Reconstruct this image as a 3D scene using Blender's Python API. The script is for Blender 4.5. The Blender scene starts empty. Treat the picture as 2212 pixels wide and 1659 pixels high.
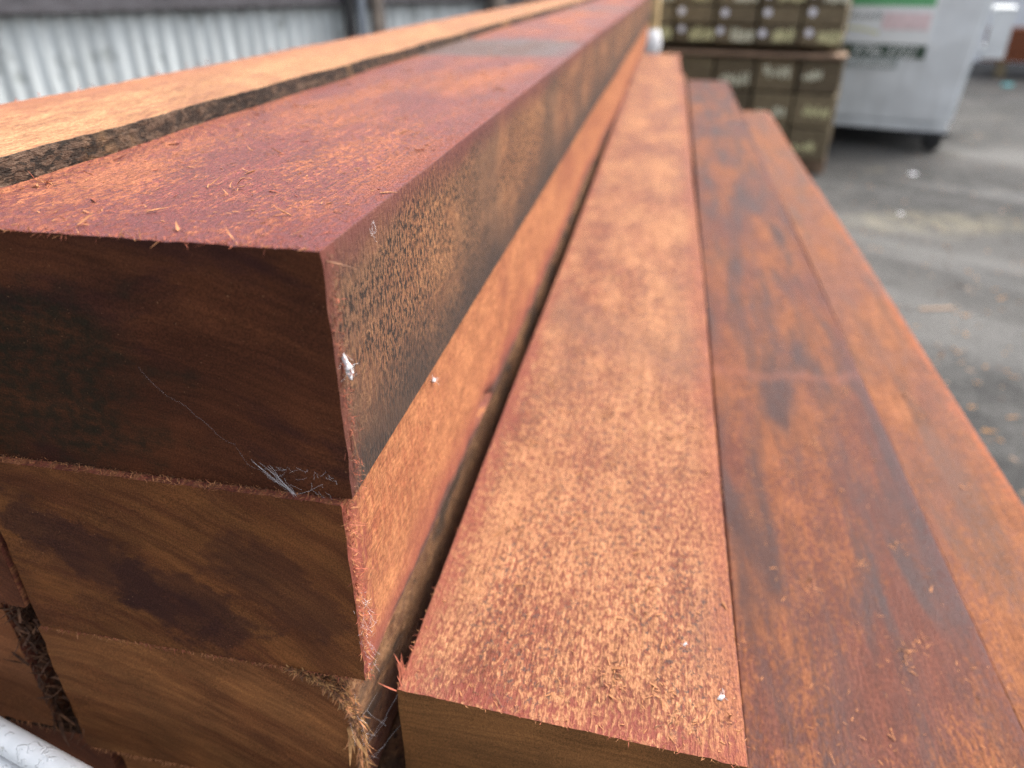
import bpy, bmesh, math, random
from mathutils import Vector, noise as mnoise
R = math.radians
random.seed(7)
S = bpy.context.scene
COL = S.collection
U = 1.787e-4            # metres per survey unit
CAMZ = 1.10             # eye height above the yard
PITCH = 29.0
PSI = R(11.1)           # heading of the timber stack, clockwise from +Y
CP, SP = math.cos(PSI), math.sin(PSI)

# ------------------------------------------------------------------ survey helpers
F = 1600.0
def ray(x, y):
    cx, cy = x - 1106.0, 829.5 - y
    c, s = math.cos(R(PITCH)), math.sin(R(PITCH))
    return Vector((cx, F * c + cy * s, cy * c - F * s))
def at_z(x, y, z):
    d = ray(x, y); t = (z - CAMZ) / d.z
    return Vector((d.x * t, d.y * t, z))
def at_plane(x, y, p0, n):
    d = ray(x, y); o = Vector((0, 0, CAMZ))
    t = (Vector(p0) - o).dot(n) / d.dot(n)
    return o + d * t
def pq(p, q, z=0.0):
    """stack coordinates (across, along; survey units) -> world metres"""
    return Vector(((p * CP + q * SP) * U, (-p * SP + q * CP) * U, CAMZ + z * U))

# ------------------------------------------------------------------ object helpers
def tag(o, label=None, cat=None, group=None, kind=None):
    if label: o['label'] = label
    if cat: o['category'] = cat
    if group: o['group'] = group
    if kind: o['kind'] = kind
    return o
def empty(name, loc=(0, 0, 0), rz=0.0):
    o = bpy.data.objects.new(name, None); COL.objects.link(o)
    o.location = loc; o.rotation_euler = (0, 0, rz); o.empty_display_size = 0.05
    return o
def link_mesh(name, verts, faces, mats, midx=None, parent=None, smooth=None):
    me = bpy.data.meshes.new(name)
    me.from_pydata([tuple(v) for v in verts], [], faces)
    for m in (mats if isinstance(mats, (list, tuple)) else [mats]): me.materials.append(m)
    if midx: me.polygons.foreach_set('material_index', midx)
    me.update()
    if smooth is not None:
        me.polygons.foreach_set('use_smooth', [True] * len(me.polygons))
        me.set_sharp_from_angle(angle=R(smooth))
    o = bpy.data.objects.new(name, me); COL.objects.link(o)
    if parent: o.parent = parent
    return o
class MB:
    """collects simple solids into one mesh"""
    def __init__(self): self.v, self.f, self.m = [], [], []
    def add(self, v, f, m=0):
        b = len(self.v); self.v += [Vector(a) for a in v]
        self.f += [[i + b for i in q] for q in f]; self.m += [m] * len(f)
    def box(self, x0, x1, y0, y1, z0, z1, m=0, bev=0.0):
        if bev <= 0:
            v = [(x, y, z) for z in (z0, z1) for y in (y0, y1) for x in (x0, x1)]
            f = [(0, 2, 3, 1), (4, 5, 7, 6), (0, 1, 5, 4), (2, 6, 7, 3), (0, 4, 6, 2), (1, 3, 7, 5)]
            self.add(v, f, m); return
        bm = bmesh.new(); bmesh.ops.create_cube(bm, size=1)
        for q in bm.verts:
            q.co = Vector(((x0 + x1) / 2 + q.co.x * (x1 - x0), (y0 + y1) / 2 + q.co.y * (y1 - y0), (z0 + z1) / 2 + q.co.z * (z1 - z0)))
        bmesh.ops.bevel(bm, geom=bm.edges[:], offset=bev, segments=2, affect='EDGES', profile=0.5)
        bm.verts.index_update()
        self.add([q.co.copy() for q in bm.verts], [[q.index for q in fc.verts] for fc in bm.faces], m); bm.free()
    def tube(self, pts, rad, n=10, m=0, caps=True):
        pts = [Vector(p) for p in pts]; rings = []
        for i, p in enumerate(pts):
            d = (pts[min(i + 1, len(pts) - 1)] - pts[max(i - 1, 0)]).normalized()
            a = d.cross(Vector((0, 0, 1)) if abs(d.z) < .9 else Vector((1, 0, 0))).normalized(); b = d.cross(a)
            r = rad[i] if isinstance(rad, (list, tuple)) else rad
            rings.append([p + (a * math.cos(2 * math.pi * k / n) + b * math.sin(2 * math.pi * k / n)) * r for k in range(n)])
        v = [q for r_ in rings for q in r_]
        f = [(i * n + k, i * n + (k + 1) % n, (i + 1) * n + (k + 1) % n, (i + 1) * n + k) for i in range(len(pts) - 1) for k in range(n)]
        if caps: f += [tuple(range(n - 1, -1, -1)), tuple(range((len(pts) - 1) * n, len(pts) * n))]
        self.add(v, f, m)
    def fibre(self, p, d, L, w, curl=0.3, up=Vector((0, 0, 1)), m=0, seg=3, rng=random):
        """a splinter: tapered, curling three-sided sliver"""
        d = Vector(d).normalized(); a = d.cross(up)
        a = a.normalized() if a.length > 1e-4 else Vector((1, 0, 0))
        p = Vector(p); rings = []
        axis = Vector((rng.uniform(-1, 1), rng.uniform(-1, 1), rng.uniform(-1, 1))).normalized()
        for i in range(seg + 1):
            k = i / seg
            r = w * (0.75 + 0.5 * math.sin(k * 2.6 + .3)) * (1 - .8 * k * k)
            b = d.cross(a).normalized()
            rings.append([p + a * r, p + b * r * .6 - a * r * .3, p - a * r * .8 - b * r * .3])
            d = (d + axis.cross(d) * curl / seg * rng.uniform(.4, 1.6)).normalized()
            p = p + d * (L / seg)
        v = [q for r_ in rings for q in r_]
        f = [(i * 3 + k, i * 3 + (k + 1) % 3, i * 3 + 3 + (k + 1) % 3, i * 3 + 3 + k) for i in range(seg) for k in range(3)]
        f += [(2, 1, 0), (seg * 3, seg * 3 + 1, seg * 3 + 2)]
        self.add(v, f, m)
    def build(self, name, mats, parent=None, smooth=None):
        return link_mesh(name, self.v, self.f, mats, self.m, parent, smooth)

# ------------------------------------------------------------------ materials
def newmat(name):
    m = bpy.data.materials.new(name); m.use_nodes = True
    nt = m.node_tree; nt.nodes.clear()
    out = nt.nodes.new('ShaderNodeOutputMaterial'); b = nt.nodes.new('ShaderNodeBsdfPrincipled')
    nt.links.new(b.outputs[0], out.inputs[0])
    return m, nt, b
class G:
    def __init__(self, nt): self.nt = nt
    def n(self, t, **kw):
        nd = self.nt.nodes.new(t)
        for k, v in kw.items(): setattr(nd, k, v)
        return nd
    def put(self, sock, v):
        if hasattr(v, 'links'): self.nt.links.new(v, sock)
        else: sock.default_value = v
    def coord(self, out='Object'):
        return self.n('ShaderNodeTexCoord').outputs[out]
    def mapped(self, vec, scale, loc=(0, 0, 0), rot=(0, 0, 0)):
        m = self.n('ShaderNodeMapping'); self.put(m.inputs[0], vec)
        m.inputs['Scale'].default_value = scale; m.inputs['Location'].default_value = loc; m.inputs['Rotation'].default_value = rot
        return m.outputs[0]
    def noise(self, vec, scale, loc=(0, 0, 0), detail=3, rough=.55, dist=0.0, rot=(0, 0, 0)):
        v = vec
        if any(rot): v = self.mapped(v, (1, 1, 1), (0, 0, 0), rot)
        v = self.mapped(v, scale, loc)
        t = self.n('ShaderNodeTexNoise'); self.put(t.inputs['Vector'], v)
        t.inputs['Scale'].default_value = 1; t.inputs['Detail'].default_value = detail
        t.inputs['Roughness'].default_value = rough; t.inputs['Distortion'].default_value = dist
        return t.outputs['Fac']
    def math(self, op, a, b=0.0, c=None, clamp=False):
        m = self.n('ShaderNodeMath', operation=op, use_clamp=clamp)
        self.put(m.inputs[0], a); self.put(m.inputs[1], b)
        if c is not None: self.put(m.inputs[2], c)
        return m.outputs[0]
    def ramp(self, v, lo, hi, a=0.0, b=1.0):
        m = self.n('ShaderNodeMapRange', interpolation_type='SMOOTHSTEP')
        self.put(m.inputs[0], v); m.inputs[1].default_value = lo; m.inputs[2].default_value = hi
        m.inputs[3].default_value = a; m.inputs[4].default_value = b
        return m.outputs[0]
    def mix(self, f, a, b, mode='MIX'):
        m = self.n('ShaderNodeMix', data_type='RGBA', blend_type=mode)
        self.put(m.inputs[0], f)
        for i, v in ((6, a), (7, b)):
            self.put(m.inputs[i], v if hasattr(v, 'links') else (v[0], v[1], v[2], 1.0))
        return m.outputs[2]
    def sep(self, vec):
        s = self.n('ShaderNodeSeparateXYZ'); self.put(s.inputs[0], vec); return s.outputs
    def bump(self, h, dist, strength=1.0, prev=None):
        b = self.n('ShaderNodeBump'); self.put(b.inputs['Height'], h)
        b.inputs['Distance'].default_value = dist; b.inputs['Strength'].default_value = strength
        if prev is not None: self.put(b.inputs['Normal'], prev)
        return b.outputs[0]

def simple(name, col, rough=.6, metal=0.0, var=.15, scale=40, bump=0.0, spec=.4):
    m, nt, b = newmat(name); g = G(nt); c = g.coord()
    k = g.noise(c, (scale,) * 3, detail=5)
    b.inputs['Roughness'].default_value = rough; b.inputs['Metallic'].default_value = metal
    b.inputs['Specular IOR Level'].default_value = spec
    nt.links.new(g.mix(g.ramp(k, .3, .7), tuple(x * (1 - var) for x in col), tuple(min(1, x * (1 + var)) for x in col)), b.inputs['Base Color'])
    if bump: nt.links.new(g.bump(k, bump), b.inputs['Normal'])
    return m

def tone(c_, k=(.60, .60, .64)): return tuple(a * b_ for a, b_ in zip(c_, k))      # wet hardwood sits well below dry timber
def sawn(name, light, red, dark, fs=(190, 62, 190), th=(.44, .58), patch=.5, darkamt=.5, dark_sc=(7, 2.6, 7), dark_th=(.52, .72),
         mold=0.0, mold_sc=(420, 170, 420), mold_th=(.56, .64), mold_col=(.018, .015, .013), mold_patch=(.4, .6),
         front=0.0, front_col=(.16, .035, .04), front_len=.06, grain=(800, 14, 800), rough=(.58, .88), bump=.0012, off=0.0,
         band=None, band_col=(.2, .12, .09), gloss=.22, rim=None, vtone=None, fuzz=(620, 300, 620)):
    light, red, dark, front_col, band_col = map(tone, (light, red, dark, front_col, band_col))
    m, nt, b = newmat(name); g = G(nt); c = g.coord(); o3 = (off, off * 1.7, off * .6)
    fl = g.noise(c, fs, o3, detail=4, rough=.6, dist=.4)
    pt = g.noise(c, (14, 5, 14), o3, detail=3)
    t = g.math('ADD', fl, g.math('MULTIPLY', g.math('SUBTRACT', pt, .5), patch))
    fac = g.ramp(t, *th)
    col = g.mix(fac, red, light)
    gr = g.noise(c, grain, o3, detail=3, rough=.6)
    mott = g.noise(c, (60, 30, 60), o3, detail=3)
    fz = g.noise(c, fuzz, o3, detail=4, rough=.7)
    col = g.mix(1.0, col, g.mix(g.ramp(fz, .32, .68), (.66, .60, .58), (1.26, 1.26, 1.26)), 'MULTIPLY')
    col = g.mix(1.0, col, g.mix(g.ramp(gr, .3, .7), (.72, .68, .66), (1.12, 1.1, 1.1)), 'MULTIPLY')
    col = g.mix(1.0, col, g.mix(g.ramp(mott, .3, .7), (.84, .8, .8), (1.1, 1.1, 1.1)), 'MULTIPLY')
    dk = g.ramp(g.noise(c, dark_sc, (3 + off, 1, 2), detail=4, dist=.6), *dark_th)
    wet = g.math('MULTIPLY', dk, darkamt)
    col = g.mix(wet, col, dark)
    xyz = g.sep(c)
    if band:
        for (y0, y1, amt) in band:
            yy = g.math('ADD', xyz[1], g.math('MULTIPLY', g.math('SUBTRACT', pt, .5), .10))
            bm_ = g.math('MULTIPLY', g.ramp(yy, y0, y0 + .03), g.ramp(yy, y1 - .03, y1, 1.0, 0.0))
            col = g.mix(g.math('MULTIPLY', bm_, amt), col, band_col)
    if mold > 0:
        sp = g.ramp(g.noise(c, mold_sc, (off, 4, 7), detail=5, rough=.72), *mold_th)
        mp = g.ramp(g.noise(c, (16, 7, 16), (off, 9, 3), detail=4, dist=.5), *mold_patch)
        col = g.mix(g.math('MULTIPLY', g.math('MULTIPLY', sp, mp), mold), col, mold_col)
    if vtone:   # stains and edge tones graded by height on a side face: (z_from, z_to, colour, amount)
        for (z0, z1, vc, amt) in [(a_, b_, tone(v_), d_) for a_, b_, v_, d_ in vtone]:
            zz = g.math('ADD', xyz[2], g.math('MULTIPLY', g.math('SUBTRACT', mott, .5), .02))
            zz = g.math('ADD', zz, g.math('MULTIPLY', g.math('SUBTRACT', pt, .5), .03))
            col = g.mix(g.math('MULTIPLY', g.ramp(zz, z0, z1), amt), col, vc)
    if front > 0:
        yy = g.math('ADD', xyz[1], g.math('MULTIPLY', g.math('SUBTRACT', mott, .5), front_len * 1.2))
        yy = g.math('ADD', yy, g.math('MULTIPLY', g.math('SUBTRACT', fl, .5), front_len * 2.6))
        col = g.mix(g.math('MULTIPLY', g.ramp(yy, 0, front_len, 1, 0), front), col, front_col)
    if rim:
        for (x0, x1, rc, amt) in [(a_, b_, tone(v_), d_) for a_, b_, v_, d_ in rim]:
            xx = g.math('ADD', g.math('ADD', xyz[0], g.math('MULTIPLY', g.math('SUBTRACT', mott, .5), .03)), g.math('MULTIPLY', g.math('SUBTRACT', fl, .5), .05))
            col = g.mix(g.math('MULTIPLY', g.ramp(xx, x0, x1), amt), col, rc)
    nt.links.new(col, b.inputs['Base Color'])
    ro = g.math('ADD', g.ramp(fac, 0, 1, rough[0], rough[1]), g.math('MULTIPLY', wet, -.15), clamp=True)
    nt.links.new(ro, b.inputs['Roughness'])
    b.inputs['Specular IOR Level'].default_value = gloss
    b.inputs['Sheen Weight'].default_value = .04; b.inputs['Sheen Roughness'].default_value = .45; b.inputs['Sheen Tint'].default_value = (1, .9, .86, 1)
    fine = g.noise(c, (1500, 420, 1500), o3, detail=2)
    h = g.math('ADD', g.math('MULTIPLY', fl, .7), g.math('ADD', g.math('MULTIPLY', gr, .35), g.math('MULTIPLY', fine, .35)))
    nt.links.new(g.bump(h, bump), b.inputs['Normal'])
    return m

def endgrain(name, a, bcol, dk, pith=(-.26, -.43), off=0.0, dark_th=(.5, .66), darkamt=.8, mold=None, rings=(55, 9), rough=.75, stain=None):
    """sawn end: growth rings curve round a pith that lies outside the piece"""
    m, nt, b = newmat(name); g = G(nt); c = g.coord(); xyz = g.sep(c)
    wob = g.math('MULTIPLY', g.math('SUBTRACT', g.noise(c, (12, 1, 12), (off, 0, 0), detail=3), .5), .016)
    dx = g.math('SUBTRACT', xyz[0], pith[0]); dz = g.math('SUBTRACT', xyz[2], pith[1])
    rr = g.math('ADD', g.math('SQRT', g.math('ADD', g.math('MULTIPLY', dx, dx), g.math('MULTIPLY', dz, dz))), wob)
    th = g.math('ARCTAN2', dz, dx)
    cm = g.n('ShaderNodeCombineXYZ'); g.put(cm.inputs[0], rr); g.put(cm.inputs[1], th); pv = cm.outputs[0]
    bands = g.noise(pv, (rings[0], rings[1] * .35, 1), (off, off, 0), detail=5, rough=.6)
    col = g.mix(g.ramp(bands, .32, .68), a, bcol)
    fineb = g.noise(pv, (420, 14, 1), (off, 2, 0), detail=3)
    col = g.mix(1.0, col, g.mix(g.ramp(fineb, .3, .7), (.84, .82, .8), (1.14, 1.12, 1.1)), 'MULTIPLY')
    st = g.noise(pv, (22, rings[1] * .55, 1), (off * 3, 1.5, 5), detail=6, rough=.6, dist=.5)
    col = g.mix(g.math('MULTIPLY', g.ramp(st, *dark_th), darkamt), col, dk)
    warm = g.noise(c, (20, 1, 20), (off, 0, 4), detail=4)
    col = g.mix(1.0, col, g.mix(g.ramp(warm, .3, .7), (.82, .8, .8), (1.18, 1.1, 1.02)), 'MULTIPLY')
    if mold:
        (mx, mz, mr, amt) = mold
        ex = g.math('SUBTRACT', xyz[0], mx); ez = g.math('MULTIPLY', g.math('SUBTRACT', xyz[2], mz), 1.5)
        dd = g.math('SQRT', g.math('ADD', g.math('MULTIPLY', ex, ex), g.math('MULTIPLY', ez, ez)))
        dd = g.math('ADD', dd, g.math('MULTIPLY', g.math('SUBTRACT', g.noise(c, (26, 1, 34), (off, 0, 9), detail=5, rough=.65), .5), .22))
        sp = g.ramp(g.noise(c, (150, 1, 190), (off, 0, 1), detail=6, rough=.7), .36, .62, .35, 1)
        col = g.mix(g.math('MULTIPLY', g.math('MULTIPLY', g.ramp(dd, mr * .45, mr, 1, 0), sp), amt), col, (.0125, .0155, .0095))
    for (sx_, sz_, ang_, la, lb, amt) in (stain or ()):      # a damp tongue with a ragged tide line
        ex = g.math('SUBTRACT', xyz[0], sx_); ez = g.math('SUBTRACT', xyz[2], sz_); ca, sa = math.cos(R(ang_)), math.sin(R(ang_))
        u_ = g.math('DIVIDE', g.math('ADD', g.math('MULTIPLY', ex, ca), g.math('MULTIPLY', ez, sa)), la)
        v_ = g.math('DIVIDE', g.math('SUBTRACT', g.math('MULTIPLY', ez, ca), g.math('MULTIPLY', ex, sa)), lb)
        dd = g.math('SQRT', g.math('ADD', g.math('MULTIPLY', u_, u_), g.math('MULTIPLY', v_, v_)))
        dd = g.math('ADD', dd, g.math('MULTIPLY', g.math('SUBTRACT', g.noise(c, (45, 1, 60), (off, 0, 19), detail=8, rough=.68), .5), 2.3))
        col = g.mix(g.math('MULTIPLY', g.ramp(dd, .72, 1.06, 1, 0), amt), col, dk)
    pores = g.noise(c, (1300, 1300, 1300), detail=2)
    pale = g.ramp(g.noise(c, (800, 800, 800), (3, 3, 3), detail=1), .72, .79)
    col = g.mix(g.math('MULTIPLY', pale, .5), col, (.34, .18, .09))
    col = g.mix(1.0, col, g.mix(g.ramp(pores, .3, .7), (.66, .66, .66), (1.3, 1.28, 1.25)), 'MULTIPLY')
    nt.links.new(col, b.inputs['Base Color'])
    b.inputs['Roughness'].default_value = rough; b.inputs['Specular IOR Level'].default_value = .12
    nt.links.new(g.bump(g.math('ADD', pores, g.math('MULTIPLY', fineb, .6)), .00045), b.inputs['Normal'])
    return m

OR = (.60, .265, .105); RED = (.34, .095, .05); DK = (.12, .06, .04)
M = {}
M['A_top'] = sawn('sawn_red_top', (.60, .21, .088), (.29, .050, .034), (.18, .042, .038), fs=(330, 190, 330), th=(.42, .64), patch=.8, darkamt=.5,
                  front=.85, front_col=(.22, .038, .034), front_len=.085, rough=(.44, .82), off=1.3,
                  band=((.74, 1.03, .85), (2.1, 2.4, .5)), band_col=(.145, .105, .088), gloss=.28, rim=((-.036, .004, (.23, .044, .040), .7),), bump=.0034)
M['A_side'] = sawn('mouldy_side', (.54, .265, .11), (.35, .15, .07), (.15, .09, .055), fs=(190, 420, 150), th=(.38, .60), patch=.5, darkamt=.6, dark_sc=(6, 5, 4),
                   dark_th=(.42, .64), mold=.96, mold_sc=(300, 460, 230), mold_th=(.485, .54), mold_patch=(.34, .52), mold_col=(.011, .0095, .009), grain=(500, 700, 60), off=2.2,
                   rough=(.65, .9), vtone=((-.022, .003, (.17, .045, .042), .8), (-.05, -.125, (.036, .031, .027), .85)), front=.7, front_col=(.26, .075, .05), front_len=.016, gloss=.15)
M['B_side'] = sawn('orange_side', (.68, .29, .115), (.50, .17, .07), (.34, .10, .05), fs=(160, 220, 90), th=(.3, .6), darkamt=.6, dark_sc=(10, 7, 12), mold=.55,
                   mold_sc=(170, 160, 100), mold_th=(.62, .67), mold_patch=(.45, .6), grain=(500, 60, 400), off=5.1, rough=(.65, .88), gloss=.15,
                   vtone=((-.08, -.112, (.33, .075, .05), .75), (-.107, -.116, (.06, .045, .035), .8)), front=.8, front_col=(.34, .08, .055), front_len=.03)  # reddens downwards, then a narrow dark line along the bottom edge
M['C_top'] = sawn('flecked_orange_top', (.66, .335, .160), (.305, .096, .050), (.25, .11, .068), fs=(430, 165, 430), th=(.40, .58), patch=.6, darkamt=.55,
                  mold=.9, mold_sc=(300, 190, 300), mold_th=(.545, .60), mold_patch=(.37, .53), mold_col=(.07, .042, .036), front=.6, front_col=(.32, .07, .05), front_len=.03,
                  off=3.4, rough=(.62, .88), gloss=.2, rim=((-.024, .004, (.38, .11, .06), .55), (-.172, -.194, (.36, .09, .055), .75)), bump=.0018)
M['J_top'] = sawn('dark_red_top', (.37, .150, .066), (.19, .060, .034), (.068, .039, .036), fs=(330, 150, 330), th=(.43, .63), patch=.9, darkamt=.88, dark_sc=(30, 3.6, 30), dark_th=(.38, .70),
                  mold=.6, mold_patch=(.42, .6), mold_sc=(240, 120, 240), mold_col=(.05, .034, .036), off=7.7, rough=(.6, .85), band=((.672, .722, .3),), band_col=(.46, .17, .10), gloss=.16,
                  rim=((-.02, .003, (.13, .042, .035), .5),))
M['K_top'] = sawn('orange_brown_top', (.41, .172, .074), (.25, .088, .043), (.13, .068, .043), fs=(300, 150, 300), th=(.41, .62), patch=.8, darkamt=.6, dark_sc=(30, 3.2, 30), dark_th=(.42, .72),
                  mold=.55, mold_patch=(.46, .62), mold_sc=(220, 110, 220), mold_col=(.07, .045, .036), off=9.1, gloss=.16, rim=((-.012, .002, (.46, .14, .06), .7),))
M['L_top'] = sawn('pale_orange_top', (.74, .415, .195), (.52, .235, .105), (.4, .16, .08), fs=(260, 60, 260), th=(.34, .58), patch=.5, darkamt=.3, off=11.2, bump=.0022, gloss=.15,
                  rim=((-.06, -.14, (.50, .18, .09), .6),))
M['L_side'] = sawn('bark_side', (.20, .14, .095), (.065, .05, .037), (.36, .20, .085), fs=(190, 80, 220), th=(.44, .58), darkamt=.85, dark_sc=(8, 11, 6), dark_th=(.55, .66),
                   mold=.9, mold_sc=(260, 120, 260), mold_th=(.5, .57), mold_patch=(.3, .5), grain=(300, 60, 500), off=12.4, bump=.004, rough=(.8, .95), gloss=.1)
M['D_side'] = sawn('waney_tan_side', (.46, .25, .115), (.27, .13, .06), (.06, .045, .034), fs=(150, 70, 150), th=(.40, .6), patch=.8, darkamt=.85, dark_sc=(16, 9, 26), dark_th=(.46, .62),
                   mold=.85, mold_sc=(220, 120, 220), mold_th=(.54, .61), mold_patch=(.36, .54), off=14.0, bump=.003, gloss=.1,
                   vtone=((-.05, -.09, (.26, .08, .05), .6), (-.012, .001, (.05, .038, .03), .85)))  # redder low down, darkened along the top edge
M['plain'] = sawn('red_gum_sawn', (.48, .2, .085), (.28, .085, .05), DK, off=17.0)
M['A_end'] = endgrain('dark_wet_end', (0.0672, 0.0230, 0.0118), (0.1008, 0.0358, 0.0162), (0.0330, 0.0123, 0.0130), pith=(-.2, -.6), off=1.0, mold=(-.165, -.068, .10, .8), dark_th=(.5, .68), darkamt=.7)
M['B_end'] = endgrain('banded_brown_end', (0.1040, 0.0377, 0.0169), (0.1885, 0.0780, 0.0273), (0.0374, 0.0143, 0.0132), pith=(-.27, -.40), off=4.3, dark_th=(.50, .66), darkamt=.45, stain=((-.150, -.056, -33, .075, .020, .62), (-.098, -.084, -30, .050, .026, .6), (-.040, -.060, -40, .045, .024, .45)))
M['D_end'] = endgrain('tan_brown_end', (0.1365, 0.0533, 0.0221), (0.2405, 0.1079, 0.0416), (0.0935, 0.0374, 0.0176), pith=(-.24, -.36), off=8.0, darkamt=.5, rings=(60, 5))
M['E_end'] = endgrain('red_brown_end', (0.1625, 0.0611, 0.0273), (0.2405, 0.1027, 0.0455), (0.0935, 0.0374, 0.0198), pith=(-.2, -.5), off=12.0, darkamt=.4, rings=(45, 6))
M['C_end'] = endgrain('olive_brown_end', (0.1456, 0.0689, 0.0260), (0.1885, 0.0910, 0.0351), (0.0374, 0.0187, 0.0121), pith=(-.1, -.9), off=16.0, dark_th=(.58, .7), darkamt=.6, rings=(35, 8))
M['G_end'] = endgrain('dark_red_end', (0.0806, 0.0286, 0.0156), (0.1300, 0.0481, 0.0247), (0.0286, 0.0110, 0.0088), pith=(-.24, -.36), off=20.0)
M['fibre_orange'] = simple('fibre_orange', (0.383, 0.165, 0.071), .85, var=.3, scale=300)
M['fibre_red'] = simple('fibre_red', (0.277, 0.076, 0.041), .8, var=.35, scale=300)
M['fibre_tan'] = simple('fibre_tan', (0.343, 0.178, 0.071), .85, var=.35, scale=300)
M['fibre_brown'] = simple('fibre_brown', (0.145, 0.066, 0.034), .85, var=.4, scale=300)
M['fibre_dark'] = simple('fibre_dark', (.07, .032, .018), .9, var=.4, scale=300)
M['web'] = simple('spider_silk', (.75, .75, .78), .6, var=.05)
M['cotton'] = simple('white_fluff', (.82, .82, .84), .9, var=.06, scale=900, bump=.0008)

# ------------------------------------------------------------------ timber beams
def stations(L, near=.0035, grow=1.035, first=.0):
    ys, y, d = [first], first, near
    while y < L - .02:
        y += d
        if y > .35: d *= grow
        ys.append(min(y, L))
    if ys[-1] < L: ys.append(L)
    return ys

def make_beam(name, p, q, z, w, h, L, mats, skew=0.0, round_tr=None, wavy=0.0, r=.0007, rough=.0004, seed=0.0, jag=.0006, notch=None, label='', cat='timber beam', group='sawn red hardwood beams in the stack', dz=0.0):
    """p, q, z: front right top corner in survey units; w, h, L metres; mats = top, right, end, rest"""
    root = tag(empty(name, pq(p, q, z), -PSI), label, cat, group)
    def profile():
        pts = []          # (x, z, seg) going left-top -> right-top -> right-bottom -> left-bottom
        nx = max(6, int(w / .006)); nz = max(6, int(h / .006))
        rtx, rtz = round_tr if round_tr else (r, r)
        for i in range(nx + 1): pts.append((-w + r + (w - r - rtx) * i / nx, 0.0, 0))
        k = 10 if round_tr else 2
        for i in range(1, k): a = math.pi / 2 * i / k; pts.append((-rtx + rtx * math.sin(a), -rtz + rtz * math.cos(a), 1))
        for i in range(nz + 1): pts.append((0.0, -rtz - (h - rtz - r) * i / nz, 1))
        for i in range(nx + 1): pts.append((-r - (w - 2 * r) * i / nx, -h, 3))
        for i in range(nz + 1): pts.append((-w, -h + r + (h - 2 * r) * i / nz, 3))
        return pts
    P = profile(); n = len(P); ys = stations(L)
    verts = []; N = mnoise.noise
    for j, y in enumerate(ys):
        for i, (x, zz, s) in enumerate(P):
            yy = y + (skew * (-x) if j < len(ys) - 1 else 0) * max(0, 1 - y / .3)
            a = N(Vector((x * 30 + seed, yy * 9, zz * 30 + seed)))
            b = N(Vector((x * 220 + seed, yy * 110, zz * 220)))
            ox = a * rough + b * rough * .6; oz = N(Vector((x * 25, yy * 8 + 9, zz * 25 + seed))) * rough + b * rough * .6
            px, pz = x + (N(Vector((yy * 1.3, seed * 3.1, 2))) - N(Vector((0, seed * 3.1, 2)))) * .0045, zz + (N(Vector((yy * 1.1, seed * 2.3, 7))) - N(Vector((0, seed * 2.3, 7)))) * .003
            if wavy and s in (0, 1) and x > -w * .4:
                wv = (N(Vector((yy * 9, seed, 1))) * .6 + N(Vector((yy * 30, seed, 5))) * .25) * wavy * max(0, (x + w * .4) / (w * .4))
                px += wv
            if notch and s == 1 and zz < -h * .75:
                k_ = (zz + h * .75) / (-h * .25)
                lift = .0026 * (N(Vector((yy * 14, seed, 3))) + .5 * N(Vector((yy * 60, seed, 9)))) + notch[1] * max(0, 1 - abs(yy - notch[0]) / notch[2]) ** .6
                pz += lift * k_ ** 2; px -= max(0, lift) * .8 * k_ ** 3
            oy = 0
            if j == 0:
                oy = N(Vector((x * 350, seed + 3, zz * 350))) * jag
                px += N(Vector((x * 500, seed + 13, zz * 500))) * jag * (1 if s else .0)
                pz += N(Vector((x * 500, seed + 23, zz * 500))) * jag
            verts.append((px + ox, yy + oy, pz + oz + dz * y))
    faces, mi = [], []
    slot = {0: 0, 1: 1, 3: 3}
    for j in range(len(ys) - 1):
        for i in range(n):
            i2 = (i + 1) % n
            faces.append((j * n + i, j * n + i2, (j + 1) * n + i2, (j + 1) * n + i)); mi.append(slot[P[i2][2]] if P[i][2] != 0 or P[i2][2] != 0 else 0)
    faces.append(tuple(range(n - 1, -1, -1))); mi.append(2)
    faces.append(tuple((len(ys) - 1) * n + i for i in range(n))); mi.append(2)
    body = link_mesh('timber_body', verts, faces, [M[k] for k in mats], mi, root, 32)
    body['size'] = (w, h, L)
    return root

BT = 'A'
A = make_beam('timber_beam', -701, 1429, -524.7, .2, .12, 4.3, ('A_top', 'A_side', 'A_end', 'plain'), seed=1, jag=.0009,
              label='red topped beam at the front of the top layer, its side stained black with mould')
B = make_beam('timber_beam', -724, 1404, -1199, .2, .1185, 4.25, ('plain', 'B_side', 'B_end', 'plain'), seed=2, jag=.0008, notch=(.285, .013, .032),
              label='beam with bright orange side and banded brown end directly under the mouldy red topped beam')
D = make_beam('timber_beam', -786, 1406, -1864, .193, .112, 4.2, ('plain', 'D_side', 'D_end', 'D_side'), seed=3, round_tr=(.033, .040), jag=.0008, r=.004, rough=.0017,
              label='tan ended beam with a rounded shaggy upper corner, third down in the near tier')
Cb = make_beam('timber_beam', 411, 1428, -1990, .192, .096, 3.90, ('C_top', 'plain', 'C_end', 'plain'), seed=4, skew=.064, jag=.0008,
              label='lower orange flecked beam with loose shavings on top and an olive brown end')
L = make_beam('timber_beam', -1797, 1380, -447, .134, .1335, 4.6, ('L_top', 'L_side', 'E_end', 'plain'), seed=5, wavy=.006, rough=.0012,
              label='pale orange beam with a dark wavy bark edge, lying behind the red topped beam by the fence')
Cb.rotation_euler[2] += .008
Fb = make_beam('timber_beam', -1866, 1400, -1196, .19, .105, 4.2, ('plain', 'plain', 'G_end', 'plain'), seed=6,
              label='dark red ended beam barely showing at the left edge beside the banded end')
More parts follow.
